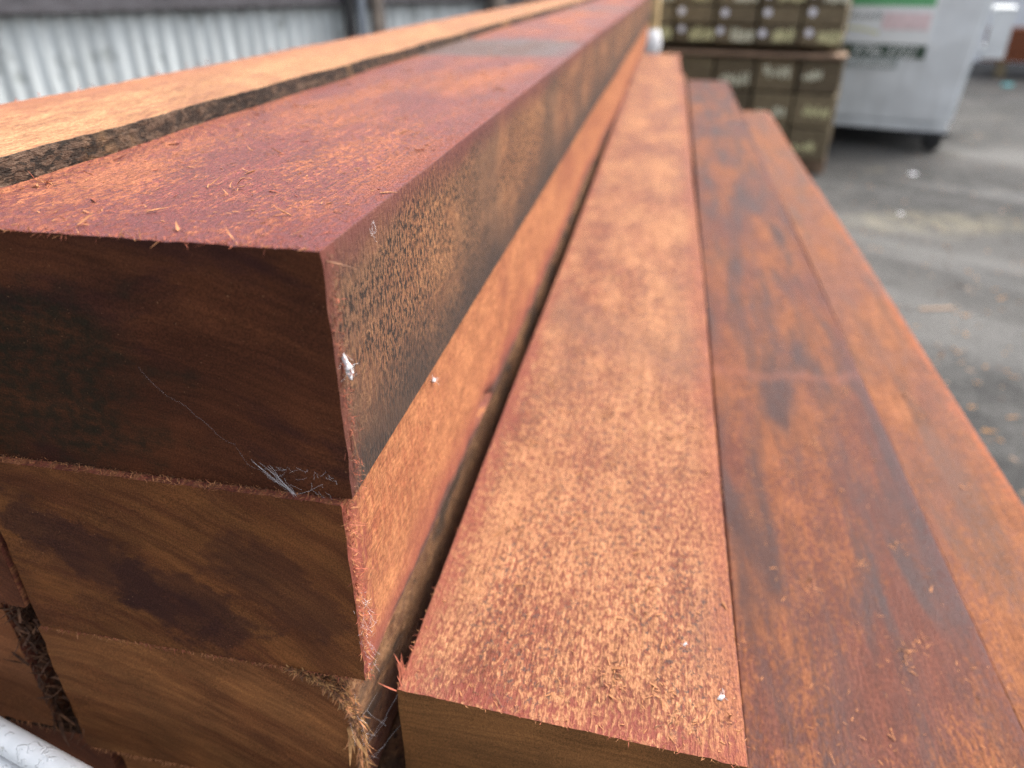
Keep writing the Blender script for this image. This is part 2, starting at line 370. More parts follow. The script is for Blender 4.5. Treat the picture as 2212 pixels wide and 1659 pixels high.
E = make_beam('timber_beam', -2015, 1440, -1800, .19, .119, 4.2, ('plain', 'plain', 'E_end', 'plain'), seed=7, r=.003, jag=.001,
              label='red brown beam end with a pale smudge, above the white steel rail')
Gb = make_beam('timber_beam', -1838, 1450, -2500, .2, .118, 4.1, ('D_side', 'plain', 'G_end', 'plain'), seed=8,
              label='dark red beam end half hidden behind the white steel rail')
Hb = make_beam('timber_beam', -655, 1432, -2505, .198, .117, 4.1, ('D_side', 'plain', 'D_end', 'plain'), seed=9,
              label='tan beam end just showing under the shaggy cornered beam')
Jb = make_beam('timber_beam', 1560, 1100, -2530, .1865, .115, 3.75, ('J_top', 'plain', 'G_end', 'plain'), seed=10,
              label='dark red beam with a pale line across it, lying below the orange flecked beam')
Kb = make_beam('timber_beam', 2122, 1100, -2536, .0995, .114, 2.86, ('K_top', 'plain', 'C_end', 'plain'), seed=11,
              label='narrow orange brown beam along the open side of the stack, next to the yard')
Mb = make_beam('timber_beam', 470, 1440, -2525, .185, .115, 3.9, ('plain', 'plain', 'G_end', 'plain'), seed=12,
              label='shadowed beam in the bottom layer right under the orange flecked beam')

# ---- fibres that still hang on the sawn edges (children of their beam, local metres)
rng = random.Random(3)
U3 = lambda a, b: rng.uniform(a, b)
def fringe(parent, mats, spots, name='wood_fibres'):
    mb = MB()
    for (p, d, Ln, w, curl, m) in spots: mb.fibre(p, d, Ln, w, curl, m=m, rng=rng)
    return mb.build(name, [M[k] for k in mats], parent)
s = []
for i in range(300):      # A, right front arris
    z = -U3(0, .12); s.append(((U3(-.0004, .0045), U3(-.0003, .007), z), (U3(-.3, 1), U3(-.8, .9), U3(-1, 1)), U3(.0012, .0042), U3(.00012, .00028), 1.2, rng.choice((0, 0, 2, 2))))
for i in range(260):      # A, top front edge
    s.append(((-U3(0, .2), U3(-.0004, .002), U3(-.0006, .0004)), (U3(-1, 1), U3(-1, .6), U3(-.2, .8)), U3(.0015, .005), U3(.00012, .0003), 1.0, rng.choice((0, 1, 0))))
for i in range(520):      # A, mould line along the lower front edge
    s.append(((-U3(0, .2), U3(-.0005, .001), -.12 + U3(-.001, .0012)), (U3(-1, 1), U3(-1, 0), U3(-1, .4)), U3(.001, .003), U3(.0001, .00026), 1.0, rng.choice((2, 2, 1))))
s.append(((.0004, .003, -.005), (1.0, .7, -.42), .013, .0008, .15, 2))
s.append(((.0006, .006, -.085), (.1, .02, -1), .022, .0007, .1, 2))
fringe(A, ('fibre_red', 'fibre_orange', 'fibre_brown'), s)
s = []
for i in range(400):      # B, right front arris
    z = -U3(0, .118); s.append(((U3(-.0004, .003), U3(-.0003, .006), z), (U3(-.2, 1), U3(-.8, .8), U3(-1, .6)), U3(.0015, .0055), U3(.00012, .0003), 1.2, rng.choice((0, 0, 1))))
for i in range(500):      # B, ledge fuzz and bottom line
    s.append(((-U3(0, .2), U3(-.0002, .0045), U3(-.0002, .0004)), (U3(-1, 1), U3(-1, 1), U3(0, .6)), U3(.001, .004), U3(.0001, .00026), 1.0, rng.choice((1, 1, 0))))
for i in range(420):
    s.append(((-U3(0, .2), U3(-.0006, .001), -.1185 + U3(-.001, .0008)), (U3(-1, 1), U3(-1, 0), U3(-1, .2)), U3(.001, .0035), U3(.0001, .00028), 1.0, rng.choice((1, 0))))
for i in range(10):
    s.append(((.0004, U3(.0, .004), -U3(.01, .075)), (1, U3(-.2, .5), U3(-.7, .2)), U3(.007, .012), U3(.0002, .00035), .4, 0))
fringe(B, ('fibre_red', 'fibre_orange'), s)
s = []
for i in range(1300):     # D, shaggy wane
    a = (U3(.0, 1.0)) * math.pi / 2 * .98
    x = -.033 + .033 * math.sin(a); z = -.040 + .040 * math.cos(a)
    nrm = Vector((math.sin(a), 0, math.cos(a)))
    d = nrm * U3(.1, .8) + Vector((U3(-.25, .3), -U3(.5, 1.2), -U3(.1, 1.0)))
    s.append(((x - .0005, U3(-.0004, .012) * U3(.2, 1), z), d, U3(.0025, .0065), U3(.0002, .0008), 1.3, rng.choice((0, 0, 1, 2, 2))))
for i in range(160):
    s.append(((U3(-.001, .003), U3(-.001, .01), -U3(.036, .1)), (U3(-.4, .9), -U3(.2, 1), -U3(.4, 1.2)), U3(.005, .014), U3(.0002, .0005), .7, rng.choice((0, 1, 2))))
for (dx, dz, l) in ((.35, -1, .022), (.5, -1, .018), (.15, -1, .024)):
    s.append(((U3(-.003, .0), U3(-.002, .0), -.040), (dx, -.25, dz), l, .0012, .3, 0))
s.append(((.0, -.001, -.075), (1, -.35, -.6), .024, .0016, .15, 1)); s.append(((.002, -.001, -.083), (1, -.3, -.2), .012, .0006, .2, 0))
for i in range(380):
    s.append(((-U3(0.02, .19), U3(-.0006, .001), -.112 + U3(-.0006, .001)), (U3(-1, 1), U3(-1, 0), U3(-1, .2)), U3(.001, .0035), U3(.0001, .0003), 1.0, 1))
fringe(D, ('fibre_tan', 'fibre_orange', 'fibre_brown'), s)
s = []
for i in range(45):      # C, torn left arris
    y = abs(rng.gauss(0, .08)); s.append(((-.192 + U3(-.0008, .001), y + .0122, U3(-.003, .0004)), (-U3(.1, .8), U3(-.4, 1), U3(-.2, .4)), U3(.0015, .004), U3(.00012, .0003), .5, rng.choice((0, 0, 1))))
for i in range(9):
    y = U3(.012, .03); s.append(((-.192 + U3(-.0005, .0025), y, U3(-.001, .0005)), (-U3(.15, .5), U3(.2, .7), U3(.45, 1)), U3(.006, .018), U3(.0003, .0006), .3, 0))
s.append(((-.192, .0125, -.002), (-1, -.1, .4), .012, .0006, .4, 0))
for i in range(120):      # C, front edge and right edge whiskers
    x = -U3(0, .1835); s.append(((x, .064 * -x + U3(-.0004, .002), U3(-.0005, .0005)), (U3(-1, 1), U3(-1, .5), U3(-.3, .7)), U3(.001, .004), U3(.00012, .00025), .9, rng.choice((0, 1))))
for i in range(70):
    s.append(((U3(-.001, .0004), U3(0, .6), U3(-.001, .0004)), (U3(.2, 1), U3(-1, 1), U3(-.1, .9)), U3(.001, .004), U3(.00012, .00025), .8, rng.choice((0, 1))))
fringe(Cb, ('fibre_red', 'fibre_orange'), s)
s = []
for i in range(420):      # E, right arris and bottom edge
    s.append(((U3(-.0005, .003), U3(-.0005, .02), -U3(0, .119)), (U3(.1, 1), U3(-.6, .6), U3(-.8, .4)), U3(.004, .012), U3(.0002, .0006), 1.0, rng.choice((0, 2, 2))))
for i in range(120):
    s.append(((-U3(0, .15), U3(-.0006, .001), -.119 + U3(-.0006, .001)), (U3(-.5, .5), U3(-.6, 0), -1), U3(.001, .006), U3(.0002, .0004), .9, rng.choice((0, 1))))
fringe(E, ('fibre_brown', 'fibre_orange', 'fibre_dark'), s)
s = []
for i in range(50):      # L, torn fibres over its top edge
    s.append(((U3(-.134, .002), U3(.1, 1.2), U3(-.0006, .0006)), (U3(-.6, .6), U3(-1, 1), U3(0, .25)), U3(.003, .008), U3(.00015, .0003), .7, 0))
for i in range(160):
    s.append(((-.134 + U3(-.001, .001), U3(.1, 1.6), U3(-.001, .0008)), (-U3(.1, .9), U3(-1, 1), U3(.1, .6)), U3(.002, .007), U3(.00015, .0004), .7, 1))
fringe(L, ('fibre_orange', 'fibre_red'), s)

# ---- loose sawdust curls lying on the tops
def litter(host, w, y0, y1, count, mats, label, lmax=.010, power=1.6, skew=0.0, clumps=10):
    mb = MB(); hm = host.matrix_basis
    cl = [(-U3(.08, .92) * w, y0 + (y1 - y0) * rng.random() ** power) for _ in range(clumps)]
    for i in range(count):
        if rng.random() < .35:
            c = rng.choice(cl); x, y = c[0] + rng.gauss(0, .004), c[1] + rng.gauss(0, .006)
        else:
            x, y = -U3(.01, .99) * w, y0 + (y1 - y0) * rng.random() ** power
        if not (-w + .002 < x < -.002 and y > .004): continue
        y += skew * -x * max(0, 1 - y / .3)
        Lr = min(lmax, .0018 + rng.expovariate(1 / .0024)); big = Lr > .007
        mb.fibre((x, y, .0003 + U3(0, .0004)), (U3(-1, 1), U3(-1, 1), U3(-.02, .30 if big else .12)), Lr, U3(.00022, .00075 if big else .0004), U3(.1, 1.1), m=rng.choice((0, 0, 0, 1)), seg=4 if big else 3, rng=rng)
    o = mb.build('wood_shavings', [M[k] for k in mats])
    o.location = host.location; o.rotation_euler = host.rotation_euler
    return tag(o, label, 'shavings', kind='stuff')
litter(Cb, .192, .002, .8, 850, ('fibre_orange', 'fibre_brown'), 'orange sawdust curls scattered over the flecked lower beam', lmax=.012, skew=.064, clumps=22)
litter(A, .2, .004, 1.0, 800, ('fibre_orange', 'fibre_red'), 'reddish sawdust curls stuck on top of the red topped beam', lmax=.009, clumps=26, power=1.2)
litter(Jb, .186, .03, .9, 700, ('fibre_orange', 'fibre_brown'), 'fine sawdust curls on the dark red lower beam', lmax=.008, power=1.2)
litter(Kb, .0995, .03, .9, 300, ('fibre_orange', 'fibre_brown'), 'fine sawdust curls on the narrow orange brown beam', lmax=.008, power=1.2)
mb = MB()                 # shavings jammed in the slot between two stacked tiers
for i in range(420):
    p = U3(-2015, -1866); q = U3(1415, 1700); z = U3(-2560, -1830)
    mb.fibre(pq(p, q, z), (U3(-1, 1), U3(-.6, .6), U3(-1, 1)), U3(.006, .020), U3(.0003, .0011), U3(.2, 1.2), m=rng.choice((0, 1, 1)), rng=rng)
tag(mb.build('wood_shavings', [M['fibre_brown'], M['fibre_dark']]), 'brown shavings jammed in the upright slot between the beam ends', 'shavings', kind='stuff')

# ---- cobwebs, fluff, specks
def strand(mb, a, b, sag=.002, r=.00006, n=5):
    a, b = Vector(a), Vector(b)
    mb.tube([a.lerp(b, k / n) + Vector((0, 0, -sag * math.sin(math.pi * k / n))) + Vector((U3(-1, 1), U3(-1, 1), U3(-1, 1))) * .0004 for k in range(n + 1)], r, 4)
def local(host, v): 
    c, s_ = math.cos(-PSI), math.sin(-PSI)
    return host.location + Vector((v[0] * c - v[1] * s_, v[0] * s_ + v[1] * c, v[2]))
mb = MB()
for i in range(9):       # a torn fan that narrows down to the joint
    f_ = rng.random(); a_ = (-.0275 + U3(-.0008, .0008), -.0032, -.1195 + U3(-.0005, .002)); b_ = (-.034 - .012 * f_ + U3(-.004, .005), -.0012, -.112 + .010 * f_ + U3(-.002, .003))
    strand(mb, local(A, a_), local(A, b_), .0003, .000022 + .00002 * rng.random())
for i in range(16):
    a_ = (-.034 + U3(-.007, .008), -.0016, -.109 + U3(-.006, .004)); strand(mb, local(A, a_), local(A, (a_[0] + U3(-.007, .007), -.001, a_[2] + U3(-.003, .003))), .0004, .000022)
for i in range(14):
    a_ = (-.015 + U3(-.008, .010), -.0012, -.112 + U3(-.005, .006)); strand(mb, local(A, a_), local(A, (a_[0] + U3(-.005, .005), -.001, a_[2] + U3(-.005, .005))), .0006, .00003)
prev = (-.094, -.0009, -.060)
for i in range(9):        # one slack thread wandering down to the fan
    nx_ = (-.094 + .0064 * (i + 1) + U3(-.0012, .0012), -.0010, -.060 - .0062 * (i + 1) + U3(-.002, .002)); strand(mb, local(A, prev), local(A, nx_), .0003, .000014, 3); prev = nx_
strand(mb, local(A, prev), local(A, (-.029, -.003, -.1185)), .0002, .000014, 3); strand(mb, local(A, (-.0275, -.003, -.119)), local(A, (-.013, -.0012, -.112)), .0006, .00003, 4)
tag(mb.build('cobweb', M['web']), 'thin white cobweb on the dark end of the mouldy sided beam', 'cobweb')
mb = MB()
for i in range(34):
    a_ = local(D, (U3(-.004, .006), U3(-.004, .01), -U3(.03, .1))); strand(mb, a_, a_ + Vector((U3(-.008, .012), U3(-.006, .006), U3(-.015, .02))), .001, .00004)
strand(mb, local(D, (.002, -.002, -.058)), local(Cb, (-.192, .0115, -.004)), .004, .00003, 8)
strand(mb, local(D, (.003, -.002, -.07)), local(Cb, (-.192, .0115, -.03)), .003, .000025, 8)
strand(mb, local(D, (.004, -.002, -.095)), local(Cb, (-.192, .0115, -.085)), .002, .000025, 8)
tag(mb.build('cobweb', M['web']), 'wispy cobweb strung from the shaggy cornered beam to the flecked beam', 'cobweb')
mb = MB()
for i in range(60):
    a_ = local(B, (U3(-.001, .004), U3(.0, .008), -U3(.06, .115))); strand(mb, a_, a_ + Vector((U3(-.002, .005), U3(-.004, .004), U3(-.008, .008))), .0006, .00004)
tag(mb.build('cobweb', M['web']), 'wispy white web clinging to the corner of the banded brown beam end', 'cobweb')
def fluff(name, c, ax, L_, w, label, cat, seed):
    mb = MB(); ax = Vector(ax).normalized(); pts = []; rad = []
    for k in range(13):
        t = k / 12; pts.append(Vector(c) + ax * (t - .5) * L_ + Vector((mnoise.noise(Vector((k * .6, seed, 0))), mnoise.noise(Vector((k * .6, seed, 7))), 0)) * w * .35)
        rad.append(max(.0001, w * .5 * math.sin(math.pi * min(.999, t + .001)) ** .7 * (.75 + .5 * mnoise.noise(Vector((k * .9, seed, 3))))))
    mb.tube(pts, rad, 10)
    for i in range(16):
        p0 = rng.choice(pts); strand(mb, p0, p0 + Vector((U3(-1, 1), U3(-1, 1), U3(-1, 1))) * w * 1.1, 0, .00006, 3)
    return tag(mb.build(name, M['cotton'], smooth=60), label, cat)
fluff('spider_cocoon', local(A, (.0022, .0065, -.0535)), (.15, .1, -1), .014, .0042, 'small white silk cocoon on the corner of the mouldy sided beam', 'cocoon', 3)
fluff('tuft_and_glint', local(B, (.001, .145, -.012)), (.1, .6, -1), .005, .0028, 'tiny white tuft on the bright orange beam side', 'tuft', 8)
fluff('tuft_and_glint', local(Cb, (-.012, .040, .0006)), (1, .6, 0), .0046, .0034, 'wet glint built as white lump near the front right corner of the flecked beam', 'tuft', 12)  # white lump stands in for a wet glint on the wood
fluff('tuft_and_glint', local(Cb, (-.0315, .075, .0004)), (1, .2, 0), .0022, .0016, 'second smaller white speck further along the flecked beam', 'tuft', 15)
mb = MB()
for i in range(11):
    a_ = local(A, (.0008, .052 + U3(-.003, .003), -.008 + U3(-.004, .004))); strand(mb, a_, a_ + Vector((U3(0, .001), U3(-.004, .004), U3(-.004, .004))), 0, .00005)
tag(mb.build('cobweb', M['web']), 'scrap of white web high on the black mouldy beam side', 'cobweb')

# ------------------------------------------------------------------ rack under the stack
M['white_paint'] = None
m, nt, b = newmat('chipped_white_paint'); g = G(nt); c = g.coord()
k = g.noise(c, (70, 70, 70), detail=6, rough=.65); drops = g.noise(c, (170, 170, 170), (2, 2, 2), detail=2)
col = g.mix(g.ramp(k, .35, .7), (.80, .82, .83), (.90, .91, .92)); col = g.mix(g.math('MULTIPLY', g.ramp(g.noise(c, (150, 150, 150), (5, 5, 5), detail=6, rough=.7), .64, .68), .6), col, (.35, .34, .30))
nt.links.new(col, b.inputs['Base Color']); b.inputs['Roughness'].default_value = .28
nt.links.new(g.bump(g.ramp(drops, .56, .62), .0006), b.inputs['Normal']); M['white_paint'] = m
rack = tag(empty('timber_rack', (pq(0, 3000, 0).x, pq(0, 3000, 0).y, 0), 0), 'white painted steel rack carrying the stack of red beams', 'rack')
def rk(v): return Vector(v) - rack.location
rc = at_z(60, 1622, CAMZ - .394); rd = Vector((-4000, 1831, 0)).normalized()
e0, e1 = rc + rd * .22, rc - rd * .55
mb = MB(); mb.tube([rk(e0.lerp(e1, i / 8)) for i in range(9)], .0080, 24); mb.build('front_rail', M['white_paint'], rack, 50)
dn = Vector((-rd.y, rd.x, 0)); off = Vector((0, 0, -.0185)) + (dn if dn.y < 0 else -dn) * .010
mb = MB(); mb.tube([rk(e0 + off).lerp(rk(e1 + off), i / 8) for i in range(9)], .0100, 24); mb.build('lower_rail', M['white_paint'], rack, 50)
ztop = CAMZ - 2530 * U - .1165
mp_ = []
for yq in (3300, 10500, 19000):
    a_, b_ = pq(-3000, yq), pq(2150, yq)
    mb = MB(); d = (b_ - a_).normalized(); nrm = Vector((d.y, -d.x, 0)) * .04
    for_v = [Vector((q.x, q.y, zz)) for zz in (ztop - .09, ztop - .0035) for q in (a_ - nrm, b_ - nrm, b_ + nrm, a_ + nrm)]
    mb.add([rk(v) for v in for_v], [(3, 2, 1, 0), (4, 5, 6, 7), (0, 1, 5, 4), (1, 2, 6, 5), (2, 3, 7, 6), (3, 0, 4, 7)])
    mb.build('cross_arm', M['white_paint'], rack)
    for e_ in (a_.lerp(b_, .04), a_.lerp(b_, .96)):
        mb = MB(); l = rk((e_.x, e_.y, 0)); mb.box(l.x - .04, l.x + .04, l.y - .04, l.y + .04, 0, ztop - .092, bev=.006); mb.build('leg', M['white_paint'], rack)
for e_ in (e0, e1):
    mb = MB(); l = rk((e_.x, e_.y, 0)); mb.box(l.x - .03, l.x + .03, l.y - .03, l.y + .03, 0, CAMZ - .394 - .031, bev=.006); mb.build('leg', M['white_paint'], rack)

# ------------------------------------------------------------------ yard
m, nt, b = newmat('worn_asphalt'); g = G(nt); c = g.coord()
big = g.noise(c, (.9, .9, .9), detail=5, dist=.5); mid = g.noise(c, (7, 7, 7), detail=6, rough=.7); fine = g.noise(c, (55, 55, 55), detail=6, rough=.75)
col = g.mix(g.ramp(mid, .36, .66), (.017, .017, .0165), (.053, .0515, .049)); col = g.mix(g.ramp(big, .42, .62), col, (.066, .063, .059))
sp_ = at_z(2020, 482, 0); gx = g.sep(c); q_ = g.math('SUBTRACT', gx[0], sp_.x); r__ = g.math('SUBTRACT', gx[1], sp_.y)
sd = g.math('ADD', g.math('SQRT', g.math('ADD', g.math('MULTIPLY', q_, q_), g.math('MULTIPLY', g.math('MULTIPLY', r__, r__), 5.0))), g.math('MULTIPLY', g.math('SUBTRACT', mid, .5), .5))
sand = g.math('MULTIPLY', g.math('MAXIMUM', g.ramp(sd, .25, .62, 1, 0), g.ramp(g.noise(c, (1.6, 2.4, 1), (4, 1, 0), detail=5), .6, .72)), g.ramp(g.noise(c, (9, 9, 9), (1, 2, 3), detail=5, rough=.7), .36, .62))
col = g.mix(g.math('MULTIPLY', sand, .6), col, (.19, .165, .11))
col = g.mix(1.0, col, g.mix(g.ramp(fine, .3, .7), (.45, .45, .45), (1.5, 1.5, 1.5)), 'MULTIPLY')
wetp = g.ramp(g.noise(c, (.55, 1.7, 1), (9, 3, 0), detail=4, dist=.4, rot=(0, 0, R(38))), .48, .62)
nt.links.new(col, b.inputs['Base Color']); nt.links.new(g.ramp(wetp, 0, 1, (.88), .68), b.inputs['Roughness'])
nt.links.new(g.bump(g.math('ADD', fine, g.math('MULTIPLY', mid, 2)), .004), b.inputs['Normal']); asph = m
gr = link_mesh('ground', [(-150, -150, 0), (150, -150, 0), (150, 150, 0), (-150, 150, 0)], [(0, 1, 2, 3)], asph); gr['kind'] = 'structure'

az = R(67); ED = Vector((-math.sin(az), math.cos(az), 0)); NF = Vector((-math.cos(az), -math.sin(az), 0))   # yard axes: along pack faces, facing us
YR = math.atan2(-ED.y, -ED.x)     # local +X runs to the right along a face, local -Y faces us

# ---- treated sleeper packs
m, nt, b = newmat('treated_sleeper_end'); g = G(nt); c = g.coord(); inf = g.n('ShaderNodeObjectInfo').outputs['Random']
sh = g.n('ShaderNodeVectorMath', operation='ADD'); g.put(sh.inputs[0], c); cmb = g.n('ShaderNodeCombineXYZ'); g.put(cmb.inputs[0], g.math('MULTIPLY', inf, 37.0)); g.put(cmb.inputs[2], g.math('MULTIPLY', inf, 91.0)); g.put(sh.inputs[1], cmb.outputs[0]); cs = sh.outputs[0]
k = g.noise(cs, (30, 30, 60), detail=4); col = g.mix(g.ramp(k, .3, .7), (.120, .092, .050), (.230, .180, .105))
sap = g.ramp(g.noise(cs, (5, 5, 30), (3, 0, 1), detail=3, dist=.3), .58, .66); strk = g.ramp(g.noise(cs, (150, 10, 20), detail=3), .3, .6, .45, 1)
col = g.mix(1.0, col, g.mix(g.math('FRACT', g.math('MULTIPLY', inf, 13.7)), (.62, .6, .6), (1.2, 1.2, 1.2)), 'MULTIPLY'); amt = g.ramp(g.math('FRACT', g.math('MULTIPLY', inf, 7.3)), .35, .6)
col = g.mix(g.math('MULTIPLY', g.math('MULTIPLY', sap, strk), g.math('MULTIPLY', amt, .4)), col, (.40, .33, .18))
nt.links.new(col, b.inputs['Base Color']); b.inputs['Roughness'].default_value = .75; M['sleeper'] = m
M['tag'] = simple('white_plastic_tag', (.78, .78, .84), .4, var=.05)
M['bearer'] = simple('pale_bearer_timber', (.27, .18, .12), .8, var=.25, scale=20)
M['sealer'] = simple('yellow_end_sealer', (.58, .55, .30), .7, var=.25, scale=30)
M['sealer_pale'] = simple('pale_end_sealer', (.62, .61, .46), .7, var=.25, scale=30)
ORD = ['first', 'second', 'third', 'fourth', 'fifth', 'sixth', 'seventh', 'eighth']
def sleeper(loc, w, h, Ln, name, label, group, tagged, odds):
    o = empty(name, loc, YR); tag(o, label, 'sleeper', group)
    mb = MB(); e_ = U3(0, .007); mb.box(-w / 2 + e_, w / 2 - U3(0, .007), 0, Ln, 0, h - U3(0, .006), bev=.006); mb.build('timber_body', M['sleeper'], o)
    if rng.random() < odds:
        mb = MB(); x0 = -w * .42 + (w * .34 if tagged else U3(0, w * .2)); x1 = min(w * .46, x0 + w * U3(.45, .75)); zb_, zt_ = (h * U3(.04, .1), h * U3(.85, .96)) if tagged else (lambda q_: (q_, q_ + h * U3(.38, .5)))(h * U3(.08, .45)); x = x0
        while x < x1:       # brushed end sealer: uneven strokes side by side
            bw = U3(.007, .018); a0, a1 = zb_ + h * U3(0, .16), zt_ - h * U3(0, .22); sh_ = U3(-.004, .006)
            mb.add([(x, -.0022, a0), (x + bw, -.0022, a0 + .003), (x + bw + sh_, -.0022, a1), (x + sh_, -.0022, a1 - .004), (x, .001, a0), (x + bw, .001, a0), (x + bw + sh_, .001, a1), (x + sh_, .001, a1)],
                   [(0, 1, 2, 3), (0, 4, 5, 1), (1, 5, 6, 2), (2, 6, 7, 3), (3, 7, 4, 0)])
            x += bw * U3(.9, 1.45)
        mb.build('sealer_mark', M[rng.choice(('sealer', 'sealer', 'sealer_pale'))], o)
    if tagged:
        mb = MB(); cx = -w * .30 + U3(-.01, .01); cz = h * U3(.5, .72); n = 14; a_ = U3(0, 6); ring = [(cx + .021 * math.cos(k * 6.283 / n), cz + .021 * math.sin(k * 6.283 / n)) for k in range(n)]
        mb.add([(x, -.004, z) for x, z in ring] + [(x, .0005, z) for x, z in ring], [tuple(range(n))] + [(k, n + k, n + (k + 1) % n, (k + 1) % n) for k in range(n)])
        mb.build('end_tag', M['tag'], o)
    return o
pr = at_z(1775, 385, 0.0)                     # foot of the lower pack's near corner
cw, rh = .245, .19
for r_ in range(3):
    for c_ in range(5):
        base = pr + ED * (cw * (c_ + .5)) + Vector((0, 0, .10 + rh * r_)) - NF * U3(0, .03)
        sleeper(base, cw - .008, rh - .005, 2.4, 'treated_sleeper', f'lower pack sleeper, {ORD[c_]} column from the bin, {ORD[2 - r_]} row from its top', 'treated sleepers in the lower pack', False, .1 if (r_, c_) in ((0, 2), (1, 1)) else .8)
zc = .10 + rh * 3; rh2 = .104
for i, yb in enumerate((.12, 1.2, 2.1)):
    o = empty('timber_bearer', pr + ED * (cw * 2.5) - NF * yb + Vector((0, 0, .0)), YR); tag(o, f'{["front", "middle", "rear"][i]} timber bearer on the asphalt under the lower sleeper pack', 'bearer', 'bearers under the lower pack')
    mb = MB(); mb.box(-cw * 2.5, cw * 2.5, 0, .09, 0, .0985, bev=.004); mb.build('timber_body', M['bearer'], o)
o = empty('timber_board', pr + ED * (cw * 2.45) + NF * .012 + Vector((0, 0, zc)), YR); tag(o, 'thin pale board laid along the top of the lower sleeper pack', 'board')
mb = MB(); mb.box(-cw * 2.47, cw * 2.47, 0, .22, 0, .020, bev=.003); mb.build('timber_body', M['bearer'], o)
zc2 = zc + .066
for i, yb in enumerate((.30, 1.2, 2.1)):
    o = empty('timber_bearer', pr + ED * (cw * 2.5) - NF * yb + Vector((0, 0, zc)), YR); tag(o, f'{["front", "middle", "rear"][i]} dark bearer in the gap between the two sleeper packs', 'bearer', 'bearers between the sleeper packs')
    mb = MB(); mb.box(-cw * 2.3, cw * 2.3, 0, .09, .001, .063, bev=.004); mb.build('timber_body', M['sleeper'], o)
for r_ in range(4):
    for c_ in range(5):
        base = pr + ED * (cw * (c_ + .5) + .03) + Vector((0, 0, zc2 + rh2 * r_)) - NF * U3(0, .03)
        sleeper(base, cw - .008, rh2 - .005, 2.4, 'treated_sleeper', f'white tagged upper pack sleeper, {ORD[c_]} column from the bin, {ORD[r_]} row from its foot', 'treated sleepers in the upper pack', True, (.85, .1, .8, .4)[r_])

# ---- pale post with wrapped foot behind the far beam end
M['cream'] = simple('cream_timber', (.66, .47, .24), .75, var=.15, scale=15)
pp = at_z(1402, 100, CAMZ - .36); k_ = 4.75 / pp.y; pp = Vector((pp.x * k_, pp.y * k_, 0))
post = tag(empty('timber_post', pp, R(-20)), 'cream timber post with a white wrapped middle behind the far beam ends', 'post')
mb = MB(); mb.box(-.042, .042, -.03, .03, 0, 1.45, bev=.004); mb.build('post_body', M['cream'], post)
mb = MB(); mb.tube([(0, 0, .66), (0, 0, .70), (0, 0, .74), (0, 0, .77), (.003, 0, .80), (0, 0, .815)], [.05, .066, .072, .068, .056, .046], 16); mb.build('white_wrap', M['cotton'], post, 60)

# ---- steel bin
az = R(61); ED2, NF2, YR2 = ED, NF, YR
ED = Vector((-math.sin(az), math.cos(az), 0)); NF = Vector((-math.cos(az), -math.sin(az), 0)); YR = math.atan2(-ED.y, -ED.x)
m, nt, b = newmat('galvanised_bin'); g = G(nt); c = g.coord()
k = g.noise(c, (5, 5, 5), detail=6, rough=.6); v_ = g.noise(c, (20, 20, 2), detail=4)
col = g.mix(g.ramp(k, .3, .7), (.74, .77, .785), (.82, .85, .865)); col = g.mix(g.math('MULTIPLY', g.ramp(v_, .5, .7), (.35)), col, (.55, .57, .57))
nt.links.new(col, b.inputs['Base Color']); b.inputs['Roughness'].default_value = .45; b.inputs['Metallic'].default_value = .15
nt.links.new(g.bump(g.noise(c, (3.2, 3.2, 3.2), detail=1), .03), b.inputs['Normal']); M['bin'] = m
M['black'] = simple('black_steel', (.02, .021, .023), .5)
M['sign_white'] = simple('sign_white', (.93, .94, .93), .4, var=.01)
M['sign_green'] = simple('sign_green', (.15, .48, .21), .4, var=.1)
M['sign_dark'] = simple('band_dark_green', (.045, .085, .055), .45, var=.15)
M['sign_grey'] = simple('band_grey', (.36, .40, .39), .45, var=.1)
M['sign_pink'] = simple('faded_pink', (.90, .70, .70), .45, var=.1)
M['sign_yellow'] = simple('faded_yellow', (.82, .80, .50), .45, var=.1)
M['ink'] = simple('faded_ink', (.16, .18, .17), .5)
M['rubber'] = simple('black_rubber', (.03, .03, .03), .7)
bc = at_z(2051, 277, .173); fw = 5.30 / bc.y; bc = Vector((bc.x * fw, bc.y * fw, 0))
binr = tag(empty('waste_bin', bc, YR), 'pale grey steel waste bin on castors with a phone number panel', 'bin')
W_, Dp, Hb_ = 1.75, 1.25, 1.55
zb = .175
v = [(-W_, 0, zb), (0, 0, zb), (0, Dp, zb), (-W_, Dp, zb), (-W_ - .10, -.01, Hb_), (.10, -.01, Hb_), (.10, Dp + .05, Hb_), (-W_ - .10, Dp + .05, Hb_)]
bm = bmesh.new(); vs = [bm.verts.new(q) for q in v]
for f in ((3, 2, 1, 0), (4, 5, 6, 7), (0, 1, 5, 4), (1, 2, 6, 5), (2, 3, 7, 6), (3, 0, 4, 7)): bm.faces.new([vs[i] for i in f])
bmesh.ops.bevel(bm, geom=bm.edges[:], offset=.03, segments=3, affect='EDGES'); bm.verts.index_update()
link_mesh('bin_body', [q.co for q in bm.verts], [[q.index for q in f.verts] for f in bm.faces], M['bin'], None, binr, 40); bm.free()
mb = MB(); mb.box(-W_ - .16, .16, -.06, Dp + .1, Hb_ + .002, Hb_ + .07, bev=.02); mb.build('lid', M['bin'], binr)
mb = MB(); mb.box(-W_ + .06, -.36, .06, Dp - .06, .115, zb - .001, bev=.01); mb.build('under_bin_shade', M['black'], binr)  # black block added as the shadow beneath the bin
mb = MB(); mb.box(-W_ + .02, -.01, .012, .06, .128, zb + .012, bev=.008); mb.build('bottom_lip', M['bin'], binr)
